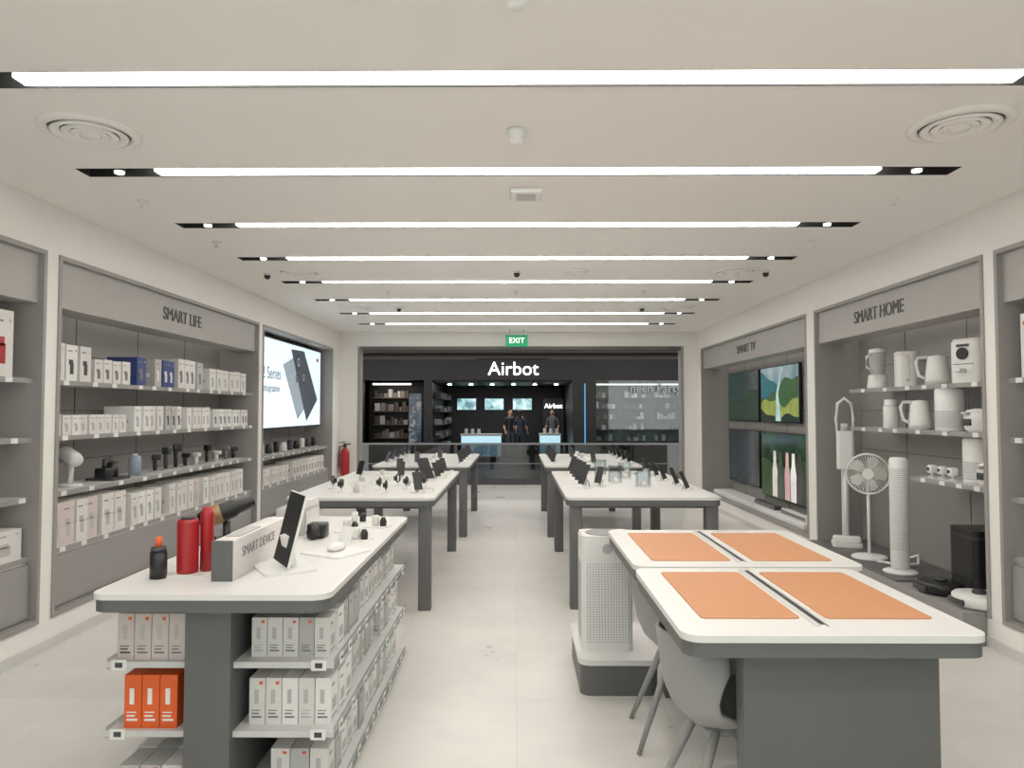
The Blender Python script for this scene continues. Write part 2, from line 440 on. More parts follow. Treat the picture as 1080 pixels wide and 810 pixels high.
m = MB()
m.lathe([(0, 0), (.07, 0), (.08, .03), (.08, .38), (.06, .45), (.025, .48), (.025, .52), (0, .52)], RED)
m.cyl((0, 0, .5), .028, .05, BLACK); m.box(-.02, .1, -.012, .012, .54, .56, BLACK); m.box(-.02, .09, -.012, .012, .575, .59, BLACK, M=R(-8, 'Y'))
m.tube([(0, 0, .54), (-.09, 0, .5), (-.1, -.02, .35), (-.09, -.02, .15)], .01, BLACK)
m.box(-.05, .05, .075, .095, .2, .4, STEEL)
m.obj('fire_extinguisher', loc=(-3.02, 12.5, .46))

# ---------------------------------------------------------------- right shelf appliances
def ap(fn, name, y, z, off=.2, rz=90):
    m = MB(); fn(m); return m.obj(name, loc=(WR+off, y, z), rz=rz)
def f_blender(m):
    m.lathe([(0, 0), (.085, 0), (.09, .02), (.075, .13), (0, .13)], WHITE); m.cyl((0, .085, .06), .02, .01, STEEL, M=None)
    m.lathe([(.06, .13), (.075, .33), (.078, .34), (0, .34)], LGREY); m.lathe([(.07, .34), (.07, .37), (.03, .38), (0, .38)], WHITE)
    m.tube([(.07, 0, .32), (.13, 0, .3), (.13, 0, .2), (.065, 0, .17)], .011, WHITE)
def f_kettle(m):
    m.cyl((0, 0, 0), .085, .02, LGREY); m.lathe([(0, .02), (.085, .02), (.088, .05), (.068, .23), (.06, .24), (0, .25)], WHITE)
    m.tube([(.06, 0, .23), (.13, 0, .23), (.15, 0, .19), (.13, 0, .08), (.083, 0, .06)], .014, WHITE)
    m.quad([(-.062, -.02, .235), (-.1, 0, .245), (-.062, .02, .235), (-.068, 0, .19)], WHITE)
def f_pitcher(m):
    m.rrect(-.08, .08, -.12, .1, 0, .27, .05, WHITE); m.rrect(-.082, .082, -.122, .102, .27, .31, .05, OFFW)
    m.tube([(0, .1, .26), (0, .17, .25), (0, .17, .09), (0, .1, .06)], .014, WHITE)
def f_airfryer(m):
    m.rrect(-.13, .13, -.13, .13, 0, .31, .07, WHITE); m.rrect(-.12, .12, -.12, .12, .31, .33, .06, OFFW)
    m.cyl((0, .0, 0), .045, .012, BLACK, M=T((0, -.131, .22)) @ R(90, 'X')); m.box(-.08, .08, -.134, -.128, .14, .146, MGREY)
    m.box(-.03, .03, -.2, -.13, .08, .11, WHITE, bev=.01); m.box(-.05, .05, -.134, -.128, .27, .29, DGREY)
def f_purif(m):
    m.lathe([(0, 0), (.1, 0), (.105, .01), (.105, .32), (.095, .335), (.07, .325), (0, .32)], WHITE)
    for i in range(9): m.lathe([(.1055, .03+i*.015), (.107, .034+i*.015), (.1055, .038+i*.015)], LGREY)
def f_thermos(m):
    m.lathe([(0, 0), (.055, 0), (.06, .01), (.06, .2), (.05, .215), (.05, .25), (.045, .26), (0, .26)], WHITE); m.cyl((0, 0, .2), .0605, .008, LGREY)
def f_cooker(m):
    m.lathe([(0, 0), (.1, 0), (.12, .03), (.125, .12), (.11, .16), (.05, .175), (0, .175)], WHITE); m.box(-.04, .04, -.128, -.11, .05, .1, DGREY, bev=.004)
    m.box(-.03, .03, -.15, -.1, .13, .15, LGREY, bev=.006)
RZ = -90
ap(f_blender, 'countertop_blender', 6.65, 1.8, .17, 200)
ap(f_pitcher, 'water_filter_pitcher', 6.22, 1.8, .2, 160)
ap(f_kettle, 'electric_kettle', 5.76, 1.8, .2, 160)
ap(f_airfryer, 'air_fryer', 5.29, 1.8, .21, -70)
ap(f_thermos, 'vacuum_flask', 6.45, 1.44, .18)
ap(f_kettle, 'electric_kettle', 5.98, 1.44, .18, 170)
ap(f_purif, 'desktop_air_purifier', 5.6, 1.44, .2)
ap(f_cooker, 'rice_cooker', 5.2, 1.44, .2, RZ)
ap(f_purif, 'desktop_air_purifier', 5.34, 1.06, .25)
ap(f_cooker, 'rice_cooker', 5.06, 1.06, .2, RZ)
for y in (5.52, 5.65, 5.79):
    m = MB(); m.cyl((0, 0, 0), .03, .01, WHITE); m.cyl((0, 0, .01), .008, .03, WHITE); m.box(-.03, .03, -.03, .03, .035, .1, WHITE, bev=.012)
    m.cyl((0, 0, 0), .014, .004, BLACK, M=T((-.03, 0, .07)) @ R(-90, 'Y')); m.obj('security_camera', loc=(WR+.16, y, 1.06))

m = MB(); m.box(WR-.17, WR-.013, 4.9, 7.55, .0, .23, GREY, bev=.004)
m.box(WR-.17, WR+.45, 5.75, 7.5, .23, .25, GREYD, bev=.004); m.obj('display_step')
PZ = .25
m = MB()
m.lathe([(0, 0), (.15, 0), (.155, .012), (.14, .025), (.02, .04), (0, .04)], WHITE)
m.tube([(0, 0, .03), (0, 0, .66)], .014, WHITE)
m.M = T((0, 0, .77)) @ R(-25, 'Z') @ R(90, 'X') @ Matrix.Scale(.95, 4)
m.cyl((0, 0, -.12), .05, .12, WHITE, seg=24)
m.tube([(0, -.12, -.05), (0, -.02, -.05)], .018, WHITE)
for zz in (-.035, .045):
    m.tube([(.19*math.cos(a*math.pi/18), .19*math.sin(a*math.pi/18), zz) for a in range(37)], .007, WHITE, seg=6)
for k in range(44):
    a = k*math.pi/22; c, s_ = math.cos(a), math.sin(a)
    m.tube([(.045*c, .045*s_, .06), (.12*c, .12*s_, .06), (.19*c, .19*s_, .045), (.195*c, .195*s_, .0), (.19*c, .19*s_, -.035), (.05*c, .05*s_, -.04)], .0024, WHITE, seg=4)
m.cyl((0, 0, .055), .05, .012, WHITE)
for k in range(5):
    a = k*2*math.pi/5
    m.poly([(.03, -.01), (.08, -.05), (.15, -.06), (.17, 0), (.14, .05), (.07, .03)], .004, .008, OFFW, M=R(math.degrees(a), 'Z') @ R(14, 'X'))
m.cyl((0, 0, -.02), .03, .05, WHITE)
m.obj('pedestal_fan', loc=(WR+.03, 6.58, PZ))
m = MB(); m.lathe([(0, 0), (.13, 0), (.135, .01), (.12, .02), (.05, .035), (0, .035)], WHITE)
m.lathe([(0, .035), (.06, .035), (.072, .05), (.072, .93), (.06, .955), (0, .96)], WHITE)
for i in range(40):
    z = .2+i*.017; m.tube([(.0735*math.cos(a), .0735*math.sin(a), z) for a in [math.pi*.75+math.pi*.9*k/10 for k in range(11)]], .0022, LGREY, seg=4)
m.obj('tower_fan', loc=(WR+.0, 6.0, PZ), rz=20)
m = MB(); m.M = Matrix.Scale(1.06, 4)
m.rrect(-.13, .13, -.13, .13, 0, .03, .04, WHITE); m.box(-.03, .03, .06, .1, .03, 1.15, WHITE, bev=.008)
m.tube([(0, 0, .06), (0, .0, .75)], .018, WHITE); m.box(-.12, .12, -.07, .03, .03, .09, WHITE, bev=.015)
m.rrect(-.075, .075, -.07, .05, .72, 1.08, .03, WHITE); m.cyl((0, 0, 1.08), .035, .04, LGREY)
m.tube([(-.06, 0, 1.0), (-.075, 0, 1.2), (-.06, 0, 1.34), (0, 0, 1.39), (.06, 0, 1.34), (.075, 0, 1.2), (.06, 0, 1.0)], .014, WHITE)
m.obj('cordless_vacuum_cleaner', loc=(WR+.11, 7.2, PZ), rz=-20)
m = MB()
m.tube([(-.1, 0, .015), (.05, .1, .03), (.12, .02, .08), (.05, -.1, .03), (-.1, -.05, .015), (-.2, .1, .015)], .012, WHITE)
m.cyl((.0, 0, 0), .03, .03, WHITE); m.obj('fan_power_cable', loc=(WR+.2, 6.28, PZ))
m = MB(); m.rrect(-.16, .16, -.17, .17, 0, .5, .04, BLACK); m.rrect(-.162, .162, -.172, .172, .44, .452, .04, DGREY); m.box(-.12, .12, -.173, -.168, .03, .15, BLACKM)
m.obj('robot_vacuum_dock', loc=(WR+.26, 5.32, .23), rz=-90)
def robot(col, x, y, z):
    m = MB(); m.lathe([(0, .005), (.15, .005), (.168, .02), (.168, .075), (.155, .088), (0, .09)], col, seg=40)
    m.lathe([(0, .09), (.045, .09), (.045, .108), (.035, .115), (0, .115)], DGREY); m.cyl((.1, .0, .088), .012, .004, LGREY)
    m.box(-.172, -.15, -.08, .08, .02, .06, DGREY, bev=.006); m.cyl((.0, .1, 0), .02, .02, BLACK); m.cyl((0, -.1, 0), .02, .02, BLACK)
    m.obj('robot_vacuum_cleaner', loc=(x, y, z))
robot(BLACK, WR-.0, 5.43, .23)
robot(WHITE, WR+.04, 5.05, .23)

# televisions: picture is a set of flat glowing shapes on the panel
def em(name, rgb, s=.7): return mat(name, rgb, .3, emit=s, var=.25, scale=5)
def tv(y0, y1, z0, z1, sm, shapes=(), off=.40):
    m = MB()
    m.box(WR+off, WR+off+.035, y0, y1, z0, z1, BLACK, bev=.005)
    m.box(WR+off+.035, WR+.46, (y0+y1)/2-.3, (y0+y1)/2+.3, (z0+z1)/2-.2, (z0+z1)/2+.2, DGREY)
    m.box(WR+off-.0015, WR+off, y0+.015, y1-.015, z0+.025, z1-.015, sm)
    a0, a1, b0, b1 = y1-.015, y0+.015, z0+.025, z1-.015
    for i, (pts, mm) in enumerate(shapes):
        m.quad([(WR+off-.002-.0004*i, a0+(a1-a0)*u, b0+(b1-b0)*v) for u, v in pts], mm)
    m.obj('flat_screen_television')
def wav(n, f): return [(i/n, f(i/n)) for i in range(n+1)]
hill = lambda a, b, w, p: [(0, 0)]+[(1, 0)]+list(reversed(wav(24, lambda u: min(.99, max(.01, a+b*u+w*math.sin(7*u+p)+w*.5*math.sin(17*u+p))))))
tv(9.08, 10.5, 1.43, 2.22, screen_mat('tv_sky', [(90, 130, 140), (130, 165, 170), (190, 205, 200)], 1.5, 1, .55),
   [(hill(.85, -.3, .06, 1), em('tv_teal', (28, 92, 104), .5)), (hill(.45, .35, .07, 3), em('tv_forest', (44, 78, 40), .5)), (hill(.3, .1, .08, 0), em('tv_field', (128, 140, 62), .55)), (hill(.16, -.1, .05, 2), em('tv_shade', (22, 40, 28), .4)),
    ([(.42, .0), (.56, .0), (.5, .5), (.62, .98), (.58, .98), (.44, .5)], em('tv_river', (160, 190, 190), .6))])
tv(10.6, 12.1, 1.43, 2.22, screen_mat('tv_b', [(15, 32, 34), (30, 60, 55), (25, 75, 70), (60, 72, 70), (120, 140, 135)], 1.4, 1.5, .35, 3), [(hill(.4, .2, .08, 2), em('tv_forest2', (24, 48, 36), .4))])
figs = [(hill(.5, .1, .06, 1), em('tv_grass', (34, 60, 26), .5))]
for i, (u, c) in enumerate([(.3, (210, 205, 195)), (.42, (60, 70, 60)), (.56, (190, 150, 150)), (.68, (225, 225, 220)), (.8, (60, 50, 60))]):
    figs.append(([(u-.05, 0), (u+.05, 0), (u+.055, .4), (u+.03, .55), (u+.03, .62), (u+.025, .72), (u-.025, .72), (u-.03, .62), (u-.03, .55), (u-.055, .4)], em('tv_figure_%d' % i, c, .5)))
tv(8.72, 10.5, .38, 1.3, screen_mat('tv_c', [(6, 14, 8), (14, 30, 14), (36, 64, 28), (60, 84, 50)], 2.4, .6, .6, 7), figs)
tv(10.6, 12.1, .45, 1.3, screen_mat('tv_d', [(8, 14, 20), (20, 34, 46), (46, 62, 72), (24, 32, 40), (130, 140, 140)], 2.0, 1, .45, 11))
m = MB(); m.box(WR+.08, WR+.38, 8.2, 11.9, .23, .3, WHITE, bev=.01)
m.obj('television_console')
for y in (8.7, 9.7):
    m = MB(); m.box(-.05, .05, -.4, .4, .0, .06, DGREY if y > 9 else WHITE, bev=.015); m.box(-.051, -.048, -.38, .38, .01, .05, MGREY); m.obj('soundbar', loc=(WR+.2, y, .3))
m = MB(); m.rrect(-.08, .08, -.06, .06, 0, .02, .02, BLACK); m.box(-.06, .06, .0, .012, .02, .1, BLACK, M=R(-15, 'X')); m.obj('streaming_box', loc=(WR+.2, 8.05, .23))

# ---------------------------------------------------------------- tables
def table_top(m, x0, x1, y0, y1, r=.07, z=.9):
    m.rrect(x0, x1, y0, y1, z-.022, z, r, TOP)
    m.rrect(x0+.006, x1-.006, y0+.006, y1-.006, z-.07, z-.022, r, GREYD)
def leg_table(x0, x1, y0, y1):
    m = MB(); table_top(m, x0, x1, y0, y1)
    t = .1; i = .03
    for lx in (x0+i, x1-i-t):
        for ly in (y0+i, y1-i-t):
            m.box(lx, lx+t, ly, ly+t, 0, .83, GREYD, bev=.005)
    m.box(x0+.06, x1-.06, y0+.12, y1-.12, .8, .83, GREYD)
    return m.obj('display_table')
leg_table(-1.86, -.66, 5.7, 8.25)
leg_table(-1.84, -.6, 9.0, 11.5)
leg_table(.40, 1.66, 5.75, 8.25)
leg_table(.36, 1.60, 9.0, 11.5)

GX0, GX1, GY0, GY1 = -1.64, -.715, 2.72, 4.72
m = MB(); table_top(m, GX0, GX1, GY0, GY1)
SX0, SX1 = -1.305, -1.125
m.box(SX0, SX1, GY0+.1, GY1-.1, 0, .83, GREYD)
GS = [.60, .33, .06]
for z in GS:
    m.box(SX1, GX1-.01, GY0+.14, GY1-.06, z-.015, z, SHELF); m.box(GX1-.013, GX1-.006, GY0+.14, GY1-.06, z-.03, z+.012, ACRYL)
    m.box(GX0+.01, SX0, GY0+.14, GY1-.06, z-.015, z, SHELF); m.box(GX0+.006, GX0+.013, GY0+.14, GY1-.06, z-.03, z+.012, ACRYL)
    m.box(GX0+.01, SX0, GY0+.133, GY0+.14, z-.022, z+.002, SHELF); m.box(SX1, GX1-.01, GY0+.133, GY0+.14, z-.022, z+.002, SHELF)
    y = GY0+.2
    while y < GY1-.15:
        m.box(GX1-.005, GX1-.001, y, y+.05, z-.03, z+.01, WHITE); m.box(GX1-.001, GX1, y+.01, y+.04, z-.015, z-.002, DGREY); y += random.uniform(.13, .25)
    m.box(GX0+.03, GX0+.09, GY0+.128, GY0+.133, z-.03, z+.01, WHITE); m.box(GX1-.1, GX1-.04, GY0+.128, GY0+.133, z-.03, z+.01, WHITE)
    m.box(GX0+.045, GX0+.075, GY0+.127, GY0+.128, z-.02, z-.0, DGREY); m.box(GX1-.085, GX1-.055, GY0+.127, GY0+.128, z-.02, z-.0, DGREY)
m.box(SX1, GX1-.03, GY0+.16, GY1-.08, 0, .045, GREYD); m.box(GX0+.03, SX0, GY0+.16, GY1-.08, 0, .045, GREYD)
m.obj('island_shelf_counter')
def grid(m, x0, x1, y0, y1, z, w, d, h, mats, face=1):
    y = y0
    while y+d <= y1+1e-4:
        x = x0; hh = h*random.uniform(.95, 1.03); xs = random.uniform(-.008, .004)
        while x+w <= x1+1e-4:
            mm = random.choice(mats); xa = x+xs
            m.box(xa, xa+w*.95, y, y+d*.96, z, z+hh, mm)
            e = .001; g = random.choice([MGREY, MGREY, LGREY, DGREY])
            if mm in (ORANGE,): g = WHITE
            m.box(xa+w*.15, xa+w*.75, y-e, y, z+hh*.14, z+hh*.18, g); m.box(xa+w*.15, xa+w*.6, y-e, y, z+hh*.22, z+hh*.25, g); m.box(xa+w*.15, xa+w*.68, y-e, y, z+hh*.29, z+hh*.31, g)
            m.box(xa+w*.3, xa+w*.55, y-e, y, z+hh*.45, z+hh*.75, LGREY if mm is not ORANGE else WHITE)
            if mm is not ORANGE and random.random() < .4: m.box(xa+w*.6, xa+w*.8, y-e, y, z+hh*.86, z+hh*.93, ORANGE)
            xx = xa+w*.95 if face > 0 else xa-e
            m.box(xx, xx+e, y+d*.2, y+d*.75, z+hh*.25, z+hh*.5, LGREY); m.box(xx, xx+e, y+d*.15, y+d*.5, z+hh*.78, z+hh*.83, MGREY); m.box(xx, xx+e, y+d*.15, y+d*.8, z+hh*.1, z+hh*.13, MGREY)
            x += w
        y += d*random.choice([1.0, 1.0, 1.03, 1.1])
WB = [WHITE, OFFW, OFFW, LGREY]
def gr(name, *a, **k):
    m = MB(); grid(m, *a, **k); m.obj(name)
gr('power_bank_boxes', -1.6, -1.315, GY0+.16, 4.5, .60, .069, .12, .19, [OFFW, PINKW], face=-1)
gr('orange_gadget_boxes', -1.575, -1.35, GY0+.16, 3.4, .33, .072, .12, .21, [ORANGE], face=-1)
gr('small_parcel_boxes', -1.6, -1.32, GY0+.18, 4.4, .06, .085, .15, .12, [LGREY, OFFW], face=-1)
gr('gadget_boxes', -1.07, -.74, GY0+.2, 3.5, .60, .064, .1, .165, WB)
gr('gadget_boxes', -1.04, -.74, 3.55, 4.1, .60, .09, .09, .19, WB)
gr('gadget_boxes', -1.08, -.74, 4.14, 4.6, .60, .1, .08, .14, WB)
gr('gadget_boxes', -1.08, -.74, GY0+.2, 3.3, .33, .067, .11, .18, [WHITE, WHITE, OFFW])
gr('gadget_boxes', -1.08, -.74, 3.36, 4.0, .33, .1, .07, .19, WB)
gr('gadget_boxes', -1.08, -.74, 4.06, 4.6, .33, .08, .1, .17, WB)
gr('gadget_boxes', -1.0, -.74, GY0+.24, 3.6, .06, .08, .1, .16, WB)
gr('gadget_boxes', -1.06, -.74, 3.66, 4.6, .06, .1, .09, .19, [WHITE, OFFW, LGREY])

Z = .9
m = MB(); m.cyl((0, 0, 0), .034, .11, BLACK); m.cyl((0, 0, .11), .03, .02, DGREY); m.tube([(0, 0, .12), (0.0, 0, .17)], .013, ORANGE); m.obj('portable_grinder', loc=(-1.5, 2.99, Z))
m = MB(); m.rrect(-.11, .13, -.07, .09, 0, .008, .02, WHITE); m.lathe([(0, .008), (.042, .008), (.044, .02), (.044, .22), (.039, .235), (0, .235)], RED); m.cyl((0, 0, .235), .03, .01, DGREY)
m.lathe([(0, .008), (.028, .008), (.028, .25), (.02, .28), (0, .28)], RED, c=(.065, .04, 0)); m.obj('red_vacuum_flask', loc=(-1.41, 3.06, Z))
m = MB()
m.cyl((0, 0, 0), .06, .015, DGREY); m.tube([(0, 0, .01), (0, 0, .17)], .018, BLACK)
Mx = T((0, 0, .22)) @ R(70, 'Y')
m.lathe([(0, -.13), (.035, -.13), (.045, -.1), (.045, .03), (.035, .05), (.03, .13), (0, .13)], BLACK, M=Mx)
m.lathe([(.0455, -.07), (.048, -.065), (.048, -.03), (.0455, -.025)], mat('bronze', (150, 120, 80), .35, metal=.6), M=Mx)
m.tube([(-.05, 0, .23), (-.09, 0, .15), (-.05, 0, .08), (0, 0, .1)], .013, BLACK); m.obj('handheld_vacuum_cleaner', loc=(-1.39, 3.42, Z), rz=20)
m = MB()
m.box(-.045, .04, 0, .66, 0, .165, OFFW, bev=.004); m.box(-.046, .041, -.004, .0, 0, .166, GREYD)
m.box(-.03, .03, .1, .35, .165, .17, LGREY); sb = m.obj('product_display_box', loc=(-1.205, 2.93, Z))
text('SMART DEVICE', 'box_label', (.0415, .3, .1), LEFT_ROT, .4, MGREY, sb, ext=.0004)
m = MB(); m.rrect(-.14, .14, -.1, .12, 0, .012, .025, WHITE); m.box(-.04, .04, .03, .06, .01, .14, WHITE, M=R(12, 'X'))
m.box(-.125, .125, -.012, 0, .02, .34, WHITE, M=R(-14, 'X'), bev=.004); m.box(-.12, .12, -.0135, -.012, .025, .335, BLACKM, M=R(-14, 'X'))
m.obj('tablet_on_stand', loc=(-1.04, 3.16, Z), rz=-58)
m = MB(); m.rrect(-.13, .13, -.12, .12, 0, .01, .02, WHITE); m.sph((0, 0, .03), .05, WHITE, sc=(.7, 1.1, .45)); m.box(-.012, .012, .02, .035, .01, .12, WHITE, M=R(-25, 'X')); m.box(-.04, .04, .0, .008, .05, .13, WHITE, M=T((0, .03, 0)) @ R(-25, 'X'))
m.obj('wireless_charger', loc=(-.89, 3.52, Z), rz=-30)
m = MB(); 
m.box(0, .16, 0, .3, 0, .15, LGREY, bev=.003); m.box(.162, .165, .02, .28, .02, .13, WHITE); m.box(0.0, .1, .32, .5, 0, .16, OFFW, bev=.003); m.box(.02, .1, -.003, 0, .03, .1, DGREY)
m.obj('laptop_accessory_boxes', loc=(-1.35, 4.0, Z))
m = MB(); m.box(-.05, .05, -.05, .05, 0, .08, BLACK, bev=.01); m.lathe([(0, 0), (.035, 0), (.035, .05), (0, .05)], BLACK, M=T((0, -.05, .04)) @ R(90, 'X')); m.obj('action_camera', loc=(-1.1, 3.95, Z))
for (x, y) in ((-.86, 3.86), (-.97, 4.12), (-.84, 4.3), (-1.0, 4.45)):
    m = MB(); m.rrect(-.07, .07, -.06, .06, 0, .008, .015, WHITE)
    m.box(-.03, .01, -.02, .02, .008, .07, OFFW, bev=.01); m.lathe([(0, .008), (.02, .008), (.02, .04), (.012, .06), (0, .06)], BLACK, c=(.04, .0, 0))
    m.obj('earphone_display', loc=(x, y, Z), rz=random.uniform(-25, 25))

def mk_phone(w=.075, h=.16, name='display_smartphone'):
    m = MB(); m.rrect(-.05, .05, -.05, .06, 0, .01, .012, WHITE); m.box(-.012, .012, .0, .02, .008, .09, STEEL, M=R(-6, 'X'))
    Mx = T((0, -.02, .03)) @ R(-25, 'X')
    m.box(-w/2, w/2, -.008, 0, 0, h, DGREY, M=Mx, bev=.003); m.box(-w/2+.003, w/2-.003, -.0092, -.008, .003, h-.003, BLACK, M=Mx)
    m.tube([(0, .01, .09), (.02, .04, .04), (.01, .05, .01)], .003, BLACK, seg=6)
    m.box(.06, .11, -.045, -.04, 0, .03, WHITE)
    return m.obj(name)
def mk_watch():
    m = MB(); m.cyl((0, 0, 0), .04, .01, WHITE); m.tube([(0, 0, .01), (0, 0, .05)], .008, WHITE)
    m.tube([(0, .03*math.cos(a*math.pi/8), .075+.035*math.sin(a*math.pi/8)) for a in range(17)], .008, BLACK, seg=8)
    m.box(-.02, .02, -.042, -.03, .055, .095, BLACK, bev=.004)
    return m.obj('display_smartwatch')
ph = mk_phone(); ph.location = (-.84, 6.05, Z); ph.rotation_euler[2] = .5
tb = mk_phone(.17, .22, 'display_tablet'); tb.location = (-.88, 7.0, Z); tb.rotation_euler[2] = 1.0
wt = mk_watch(); wt.location = (-1.1, 6.0, Z)
for (x, y, r) in ((-.82, 7.3, 50), (-.82, 7.65, 50), (-.82, 8.0, 40), (-1.2, 7.4, 0), (-1.65, 7.5, -20), (-1.3, 7.9, 0)): dup(ph, (x, y, Z), r, .95)
for (x, y) in ((-.98, 6.35), (-.84, 6.45), (-1.2, 6.25), (-.9, 6.75), (-1.1, 6.6), (-1.0, 7.3), (-1.65, 6.4), (-1.5, 6.1)): dup(wt, (x, y, Z), random.uniform(-40, 40))
def case(x, y):
    m = MB(); m.rrect(-.05, .05, -.05, .05, 0, .01, .015, WHITE); m.box(-.028, .028, -.015, .015, .01, .06, random.choice([WHITE, OFFW, PINKW, LGREY]), bev=.012)
    m.box(.06, .11, -.04, -.035, 0, .03, WHITE); m.tube([(0, .04, .008), (.02, .07, .006), (-.02, .1, .006)], .003, LGREY, seg=6)
    m.obj('earbud_case', loc=(x, y, Z), rz=random.uniform(-40, 40))
for (x, y) in ((-.82, 6.25), (-1.0, 6.55), (-1.3, 6.7), (-1.45, 6.5), (-1.05, 6.95), (-1.3, 7.1), (-1.5, 6.9), (-1.45, 7.7), (-1.35, 6.0), (-1.65, 6.7)): case(x, y)
for i in range(5):
    y = 9.35+i*.45
    dup(ph, (-.74, y, Z), 50, .9); dup(ph, (-1.7, y, Z), -50, .9)
    dup(ph, (.48, y, Z), -50, .9); dup(ph, (1.46, y, Z), 50, .9)
    case(-1.2, y+.1); case(.95, y+.1)
for (x, y) in ((-1.3, 9.3), (1.0, 9.3), (-1.1, 10.2), (.8, 10.4)): dup(ph, (x, y, Z), 10, .9)
for (x, y, r, s_) in ((.60, 6.45, -60, 1.2), (.60, 6.8, -60, 1.2), (.60, 7.15, -60, 1.15), (.6, 7.5, -60, 1.1), (.6, 7.85, -60, 1.1), (.76, 6.62, -40, 1.0)): dup(ph, (x, y, Z), r, s_)
for (x, y, r) in ((1.48, 6.25, 62), (1.48, 6.65, 62), (1.46, 7.1, 62), (1.46, 7.5, 62), (1.46, 7.95, 62)): dup(tb, (x, y, Z), r, .72)
for (x, y) in ((.8, 7.1), (1.25, 6.9), (1.2, 7.75), (.75, 7.95)): case(x, y)
for (x, y) in ((.95, 6.9), (1.1, 7.3), (.9, 7.7), (1.15, 6.5)):
    m = MB(); m.box(-.06, .06, -.06, .06, 0, .01, WHITE); m.box(-.06, -.056, -.06, .06, .01, .17, ACRYL); m.box(.056, .06, -.06, .06, .01, .17, ACRYL); m.box(-.056, .056, -.003, .003, .01, .17, ACRYL); m.sph((0, -.03, .035), .025, WHITE); m.obj('acrylic_display_stand', loc=(x, y, Z))

# ---------------------------------------------------------------- front-right desk pair
def desk(x0, x1, y0, y1, front_panel):
    m = MB(); table_top(m, x0, x1, y0, y1, r=.06)
    if front_panel:
        m.box(x0+.22, x1-.1, y0+.12, y0+.2, 0, .83, GREYD, bev=.004)
        m.box(x1-.5, x1-.1, y0+.2, y1-.03, 0, .83, GREYD)
    else:
        m.box(x1-.5, x1-.1, y0+.03, y1-.1, 0, .83, GREYD)
        m.box(x0+.3, x1-.5, y1-.18, y1-.1, 0, .83, GREYD)
    xc = (x0+x1)/2
    m.box(xc-.010, xc+.008, y0+.12, y1-.05, .9, .9015, BLACK); m.box(xc-.03, xc-.010, y0+.1, y1-.04, .9, .9025, SHELF); m.box(xc+.008, xc+.014, y0+.1, y1-.04, .9, .9025, STEEL)
    return m.obj('demonstration_desk')
desk(.52, 1.48, 2.24, 3.19, True)
desk(.53, 1.57, 3.22, 4.2, False)
def deskmat(x0, x1, y0, y1):
    m = MB(); m.rrect(x0, x1, y0, y1, .9, .904, .02, MAT_O); m.obj('desk_mat')
deskmat(.62, .955, 2.42, 3.1); deskmat(1.04, 1.40, 2.42, 3.1)
deskmat(.63, 1.0, 3.34, 4.08); deskmat(1.10, 1.47, 3.34, 4.08)

def chair(x, y, rz=0):
    m = MB()
    prof = [(.24, .455, .19), (.20, .47, .205), (.08, .455, .22), (-.06, .448, .225), (-.15, .46, .225), (-.205, .51, .225), (-.235, .58, .225), (-.25, .66, .22), (-.262, .74, .205), (-.268, .79, .17)]
    nu = 18; rows = []
    for i, (px, pz, hw) in enumerate(prof):
        row = []
        t = i/(len(prof)-1)
        for k in range(nu+1):
            u = -1+2*k/nu
            back = max(0, (t-.35)/.65)
            dx = (u*u)*(.18*min(1, back*1.4)) ; dz = (abs(u)**3)*(.09*(1-abs(t-.45)*1.4) if t < .9 else 0)-abs(u)**4*.07*max(0, back-.5)
            row.append(m.bm.verts.new((px+dx, u*hw*(1+.12*back), pz+dz)))
        rows.append(row)
    fs = []
    for a, b in zip(rows[:-1], rows[1:]):
        for k in range(nu): fs.append(m.bm.faces.new((a[k], a[k+1], b[k+1], b[k])))
    vs = [v for r_ in rows for v in r_]
    m.fin(vs, CHAIR, True)
    bmesh.ops.recalc_face_normals(m.bm, faces=fs)
    bmesh.ops.solidify(m.bm, geom=fs, thickness=.014)
    for f in m.bm.faces: f.smooth = True; f.material_index = 0
    m.box(-.12, .14, -.1, .1, .42, .452, CHAIR, bev=.01)
    for sx in (-1, 1):
        for sy in (-1, 1):
            m.tube([(sx*.09+.01, sy*.09, .445), (sx*.25, sy*.2, .0)], .019, CHAIR, r2=.011)
    m.obj('shell_chair', loc=(x, y, 0), rz=rz)
chair(.79, 2.72, 6); chair(.83, 3.55, -4)

m = MB(); m.rrect(.36, .80, 4.05, 4.75, .0, .17, .06, GREYD); m.rrect(.35, .81, 4.04, 4.76, .17, .2, .065, TOP); m.obj('product_plinth')
m = MB(); m.rrect(-.15, .15, -.14, .14, .0, .65, .035, WHITE); m.rrect(-.145, .145, -.135, .135, .65, .662, .03, OFFW); m.cyl((0, 0, .662), .115, .004, MGREY)
for i in range(32):
    for j in range(15):
        xx = -.12+j*.017; zz = .05+i*.0145
        m.box(xx, xx+.006, -.1408, -.1395, zz, zz+.005, MGREY)
m.cyl((0, 0, 0), .03, .003, LGREY, M=T((0, -.14, .59)) @ R(90, 'X'))
m.box(-.1508, -.149, -.1, .1, .05, .5, LGREY)
m.obj('air_purifier', loc=(.53, 4.33, .2))

